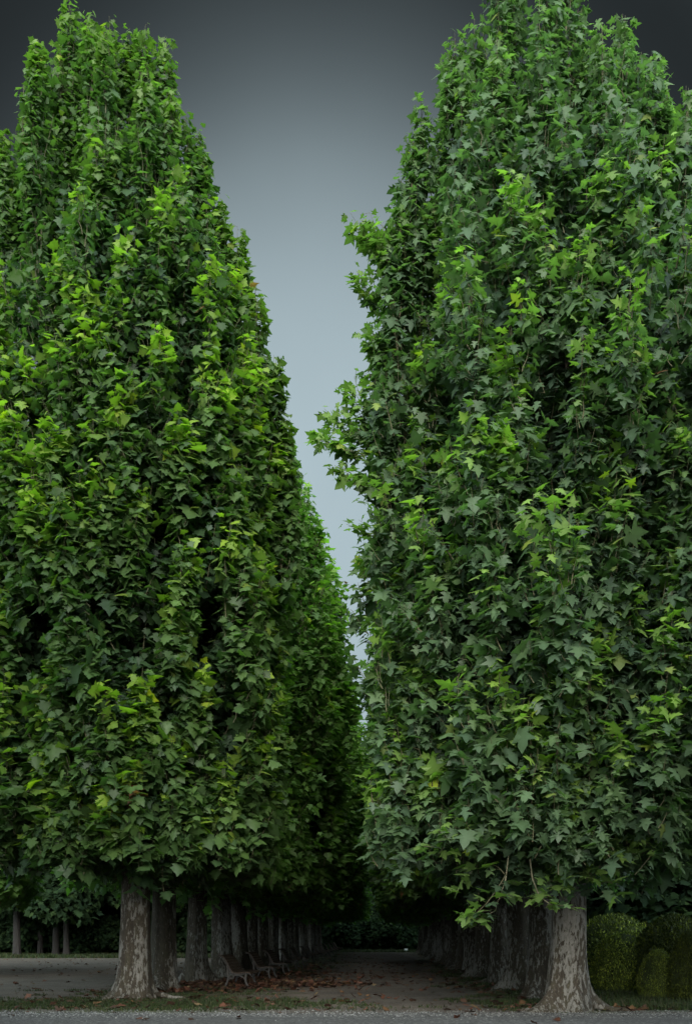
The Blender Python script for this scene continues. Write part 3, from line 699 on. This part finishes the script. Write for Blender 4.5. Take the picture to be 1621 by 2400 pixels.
# ------------------------------------------------------------------ benches
def prof_strip(pts, y0, y1, thick):
    """closed bar following a profile in x,z, extruded from y0 to y1"""
    n = len(pts); up, dn = [], []
    for i, (x, z) in enumerate(pts):
        a = pts[max(i - 1, 0)]; b_ = pts[min(i + 1, n - 1)]
        dx, dz = b_[0] - a[0], b_[1] - a[1]; l = math.hypot(dx, dz); th = thick[i] if isinstance(thick, list) else thick
        up.append((x - dz / l * th / 2, z + dx / l * th / 2)); dn.append((x + dz / l * th / 2, z - dx / l * th / 2))
    ring = up + dn[::-1]; m_ = len(ring)
    V = [(x, y0, z) for x, z in ring] + [(x, y1, z) for x, z in ring]
    Fq = [(i, (i + 1) % m_, (i + 1) % m_ + m_, i + m_) for i in range(m_)]
    for i in range(n - 1):
        Fq.append((i, m_ - 1 - i, m_ - 2 - i, i + 1)); Fq.append((i + m_, i + 1 + m_, 2 * m_ - 2 - i, 2 * m_ - 1 - i))
    return V, Fq
def catmull(p, n=6):
    o = []
    for i in range(len(p) - 1):
        a, b_, c, d = p[max(i - 1, 0)], p[i], p[i + 1], p[min(i + 2, len(p) - 1)]
        for k in range(n):
            s = k / n; o.append(tuple(.5 * (2 * b_[j] + (c[j] - a[j]) * s + (2 * a[j] - 5 * b_[j] + 4 * c[j] - d[j]) * s * s + (3 * b_[j] - a[j] - 3 * c[j] + d[j]) * s ** 3) for j in (0, 1)))
    o.append(p[-1]); return o
BL = .95    # half length
back = catmull([(.02, .42), (-.06, .56), (-.14, .72), (-.22, .83), (-.30, .88), (-.36, .87)])
seat = catmull([(.03, .40), (.18, .375), (.34, .39), (.48, .395), (.56, .35)])
def slats(prof, n, wd, y0, y1, th=.028):
    seg = [0]; 
    for a, b_ in zip(prof, prof[1:]): seg.append(seg[-1] + math.hypot(b_[0] - a[0], b_[1] - a[1]))
    tot = seg[-1]; res = []
    def at(s):
        s = min(max(s, 0), tot); i = max(j for j in range(len(seg)) if seg[j] <= s + 1e-9); i = min(i, len(prof) - 2)
        f = (s - seg[i]) / max(seg[i + 1] - seg[i], 1e-9); return tuple(prof[i][j] * (1 - f) + prof[i + 1][j] * f for j in (0, 1))
    for k in range(n):
        c = (k + .5) * tot / n; p0, p1, p2 = at(c - wd / 2), at(c), at(c + wd / 2)
        res.append(prof_strip([p0, p1, p2], y0, y1, th))
    return res
off = lambda pr, d: [(x, z + d) for x, z in pr]
seat_me = py_mesh('bench_seat', slats(off(seat, .03), 6, .075, -BL, BL), False)
back_me = py_mesh('bench_backrest', slats([(x + .03, z + .005) for x, z in back], 7, .072, -BL, BL), False)
def frame_me(y):
    p = [prof_strip(back, y - .025, y + .025, .045), prof_strip(off(seat, -.005), y - .025, y + .025, .04),
         prof_strip(catmull([(-.10, .62), (-.085, .42), (-.09, .22), (-.16, .05), (-.22, .0)]), y - .022, y + .022, .05),
         prof_strip(catmull([(.42, .385), (.40, .26), (.42, .12), (.50, .0)]), y - .022, y + .022, .055),
         prof_strip(catmull([(-.09, .22), (.10, .33), (.25, .33), (.41, .22)]), y - .018, y + .018, .03),
         prof_strip(catmull([(-.02, .40), (.08, .30), (.02, .24), (-.05, .28)]), y - .016, y + .016, .022)]
    return py_mesh('bench_leg', p, False)
legs = [frame_me(y) for y in (-BL + .1, BL - .1)]
bars = []
def bench(x, y, label, rz=0):
    e_ = empty('park_bench', (x, y, 0), label, 'bench', 'park benches along the avenue', rz)
    link('seat', seat_me, M['wood'], e_); link('backrest', back_me, M['wood'], e_)
    for lm in legs: link('leg', lm, M['iron'], e_)
g = np.random.default_rng(70)
by = [31.5, 37.3, 42.6, 48.6, 53.5, 60.5, 65, 70, 75, 80, 85, 91, 96, 101]
for i, y in enumerate(by):
    bench(-4.12 + g.normal(0, .04), y, 'dark wooden park bench with curved back, %s from the road in the line' % ORD[i] if i else 'dark wooden park bench with curved back nearest the road, leaves beneath', g.normal(0, .02))

# small white notice at the end of the avenue
e_ = empty('notice_sign', ((951 - 893) / F_PX * 103, 103, 0), 'tiny white notice on a short post at the end of the avenue', 'sign')
def box(x0, x1, y0, y1, z0, z1):
    V = [(x, y, z) for z in (z0, z1) for y in (y0, y1) for x in (x0, x1)]
    return V, [(0, 2, 3, 1), (4, 5, 7, 6), (0, 1, 5, 4), (2, 6, 7, 3), (0, 4, 6, 2), (1, 3, 7, 5)]
link('post', py_mesh('post_mesh', [box(-.03, .03, 0, .05, 0, .2)], False), M['dark_bark'], e_)
link('plate', py_mesh('plate_mesh', [box(-.15, .15, -.03, -.002, .1, .32)], False), M['white'], e_)

# ------------------------------------------------------------------ fallen leaves, grass
def litter(name, label, pts, g, size=.15):
    n = len(pts); P = np.c_[pts, .012 + .02 * g.random(n)]
    a = g.uniform(0, 6.28, n); T = np.c_[np.cos(a), np.sin(a), g.normal(.15, .3, n)]
    Nn = nz(np.c_[g.normal(0, .4, (n, 2)), np.ones(n)])
    pal = np.array([(.075, .032, .020), (.055, .031, .021), (.10, .055, .028), (.042, .026, .019), (.12, .085, .045), (.085, .043, .030)])
    c = pal[g.choice(6, n, p=[.3, .25, .13, .17, .05, .1])] * g.uniform(.6, 1.15, (n, 1))
    V, Fc, CC = leaves_arrays(P, T, Nn, size * g.uniform(.6, 1.25, n), c, 'broad', g)
    V[:, 2] = np.maximum(V[:, 2], .010) + np.abs(g.normal(0, .012, len(V)))
    me = np_mesh(name + '_mesh', V, [Fc], [0], CC); o = link(name, me, M['litter']); me.materials.append(M['litter']) if not me.materials else None
    o['kind'] = 'stuff'; o['label'] = label; o['category'] = 'leaves'
g = np.random.default_rng(100)
pts = []
for cx, cy_, sx, sy, n in [(-3.6, 33.0, .9, 1.6, 700), (-2.4, 32.2, 1.1, .8, 420), (-5.3, 33.0, .8, .5, 330), (-4.4, 36.5, .6, 3, 380), (-3.9, 45, .9, 6, 420), (-5, 29.5, 1.2, 1.6, 160), (-2.0, 38, 1.6, 4, 200), (-5.2, 23.6, 1.8, 1.2, 110), (3.2, 22.5, .9, .8, 50), (4.6, 21.3, .35, .3, 60), (-5.2, 28.2, .9, .5, 90), (3.0, 30, .7, 4, 120)]:
    pts.append(np.c_[g.normal(cx, sx, n), g.normal(cy_, sy, n)])
litter('fallen_leaves', 'drift of reddish brown fallen leaves under and around the first benches', np.concatenate(pts), g)
g = np.random.default_rng(101)
q = np.concatenate([np.c_[g.uniform(-26, 5, 1500), 20.8 + g.random(1500) ** 1.6 * 70], np.c_[g.uniform(-4, 3.6, 330), g.uniform(20.5, 60, 330)], np.c_[g.uniform(-8, 6, 16), g.uniform(18, 20.5, 16)]])
litter('scattered_leaves', 'single dry leaves scattered over the path and open ground', q, g, .13)

def blades(name, label, xy, g, h=.08, wdt=.012, pal=((.012, .021, .006), (.026, .040, .010), (.045, .038, .02))):
    n = len(xy); P = np.c_[xy, np.zeros(n)]; a = g.uniform(0, 6.28, n)
    b_ = np.c_[np.cos(a), np.sin(a), np.zeros(n)] * (wdt * g.uniform(.6, 1.4, n))[:, None]
    tip = np.c_[g.normal(0, .35, (n, 2)), np.ones(n)] * (h * g.uniform(.4, 1.3, n))[:, None]
    V = np.stack([P - b_, P + b_, P + tip], 1).reshape(-1, 3); Fc = np.arange(3 * n).reshape(-1, 3)
    pa = np.array(pal); c = pa[g.choice(3, n, p=[.45, .43, .12])] * g.uniform(.7, 1.25, (n, 1))
    me = np_mesh(name + '_mesh', V, [Fc], [0], np.repeat(c, 3, 0)); me.materials.append(M['grass'])
    o = link(name, me, []); o['kind'] = 'stuff'; o['label'] = label; o['category'] = 'grass'
g = np.random.default_rng(102)
def clumps(n, cx, cy_, sx, sy, k=60, sp=.16):
    c = np.c_[g.normal(cx, sx, n // k), g.normal(cy_, sy, n // k)]
    return np.repeat(c, k, 0) + g.normal(0, sp, (len(c) * k, 2))
nn = 46000
lawn_xy = np.c_[4.6 + g.random(nn) * 8.5, 21.1 + g.random(nn) ** 1.4 * 22]
blades('grass', 'short dark grass of the lawn in front of the clipped bushes', lawn_xy, g, .11)
mx_ = np.concatenate([clumps(13000, -6.4, 23.0, 2.6, 1.1, 40, .2), clumps(4000, -6, 27, 1.2, 2.5), clumps(6000, -3.2, 23.3, 1.5, .8), clumps(9000, -3.6, 50, 1.0, 18), clumps(14000, 3.3, 35, .6, 11), clumps(3000, 2.8, 23.5, .6, 1.2)])
mx_ = mx_[(mx_[:, 1] > 20.7)]
blades('row_grass', 'thin worn grass beneath the two rows of plane trees', mx_, g, .06)
far_xy = np.concatenate([np.c_[g.uniform(-9, 5.3, 9000), g.uniform(100, 108, 9000)], np.c_[g.uniform(-40, -10, 16000), g.uniform(73, 86, 16000)]])
blades('verge_grass', 'taller grass along the foot of the dark woodland', far_xy, g, .22, .04)
# pale grit thrown to the edge of the road
g = np.random.default_rng(103); n = 9000
P = np.c_[g.uniform(-11, 9, n), 20.35 + g.normal(0, .5, n) - .25, .004 + .006 * g.random(n)]
s_ = g.uniform(.008, .022, n)
oct_ = np.array([(1, 0, 0), (0, 1, 0), (-1, 0, 0), (0, -1, 0), (0, 0, .7)]); V = P[:, None] + s_[:, None, None] * oct_[None] * g.uniform(.6, 1.3, (n, 5, 1))
tri = np.array([(0, 1, 4), (1, 2, 4), (2, 3, 4), (3, 0, 4)]); Fc = (np.arange(n)[:, None, None] * 5 + tri[None]).reshape(-1, 3)
c = np.repeat((g.uniform(.05, .36, n) ** 1.3)[:, None] * np.array([[1, .98, .95]]), 5, 0)
me = np_mesh('grit_mesh', V.reshape(-1, 3), [Fc], [0], c); o = link('gravel', me, M['litter']); o['kind'] = 'stuff'; o['label'] = 'pale grit along the edge of the road'; o['category'] = 'gravel'
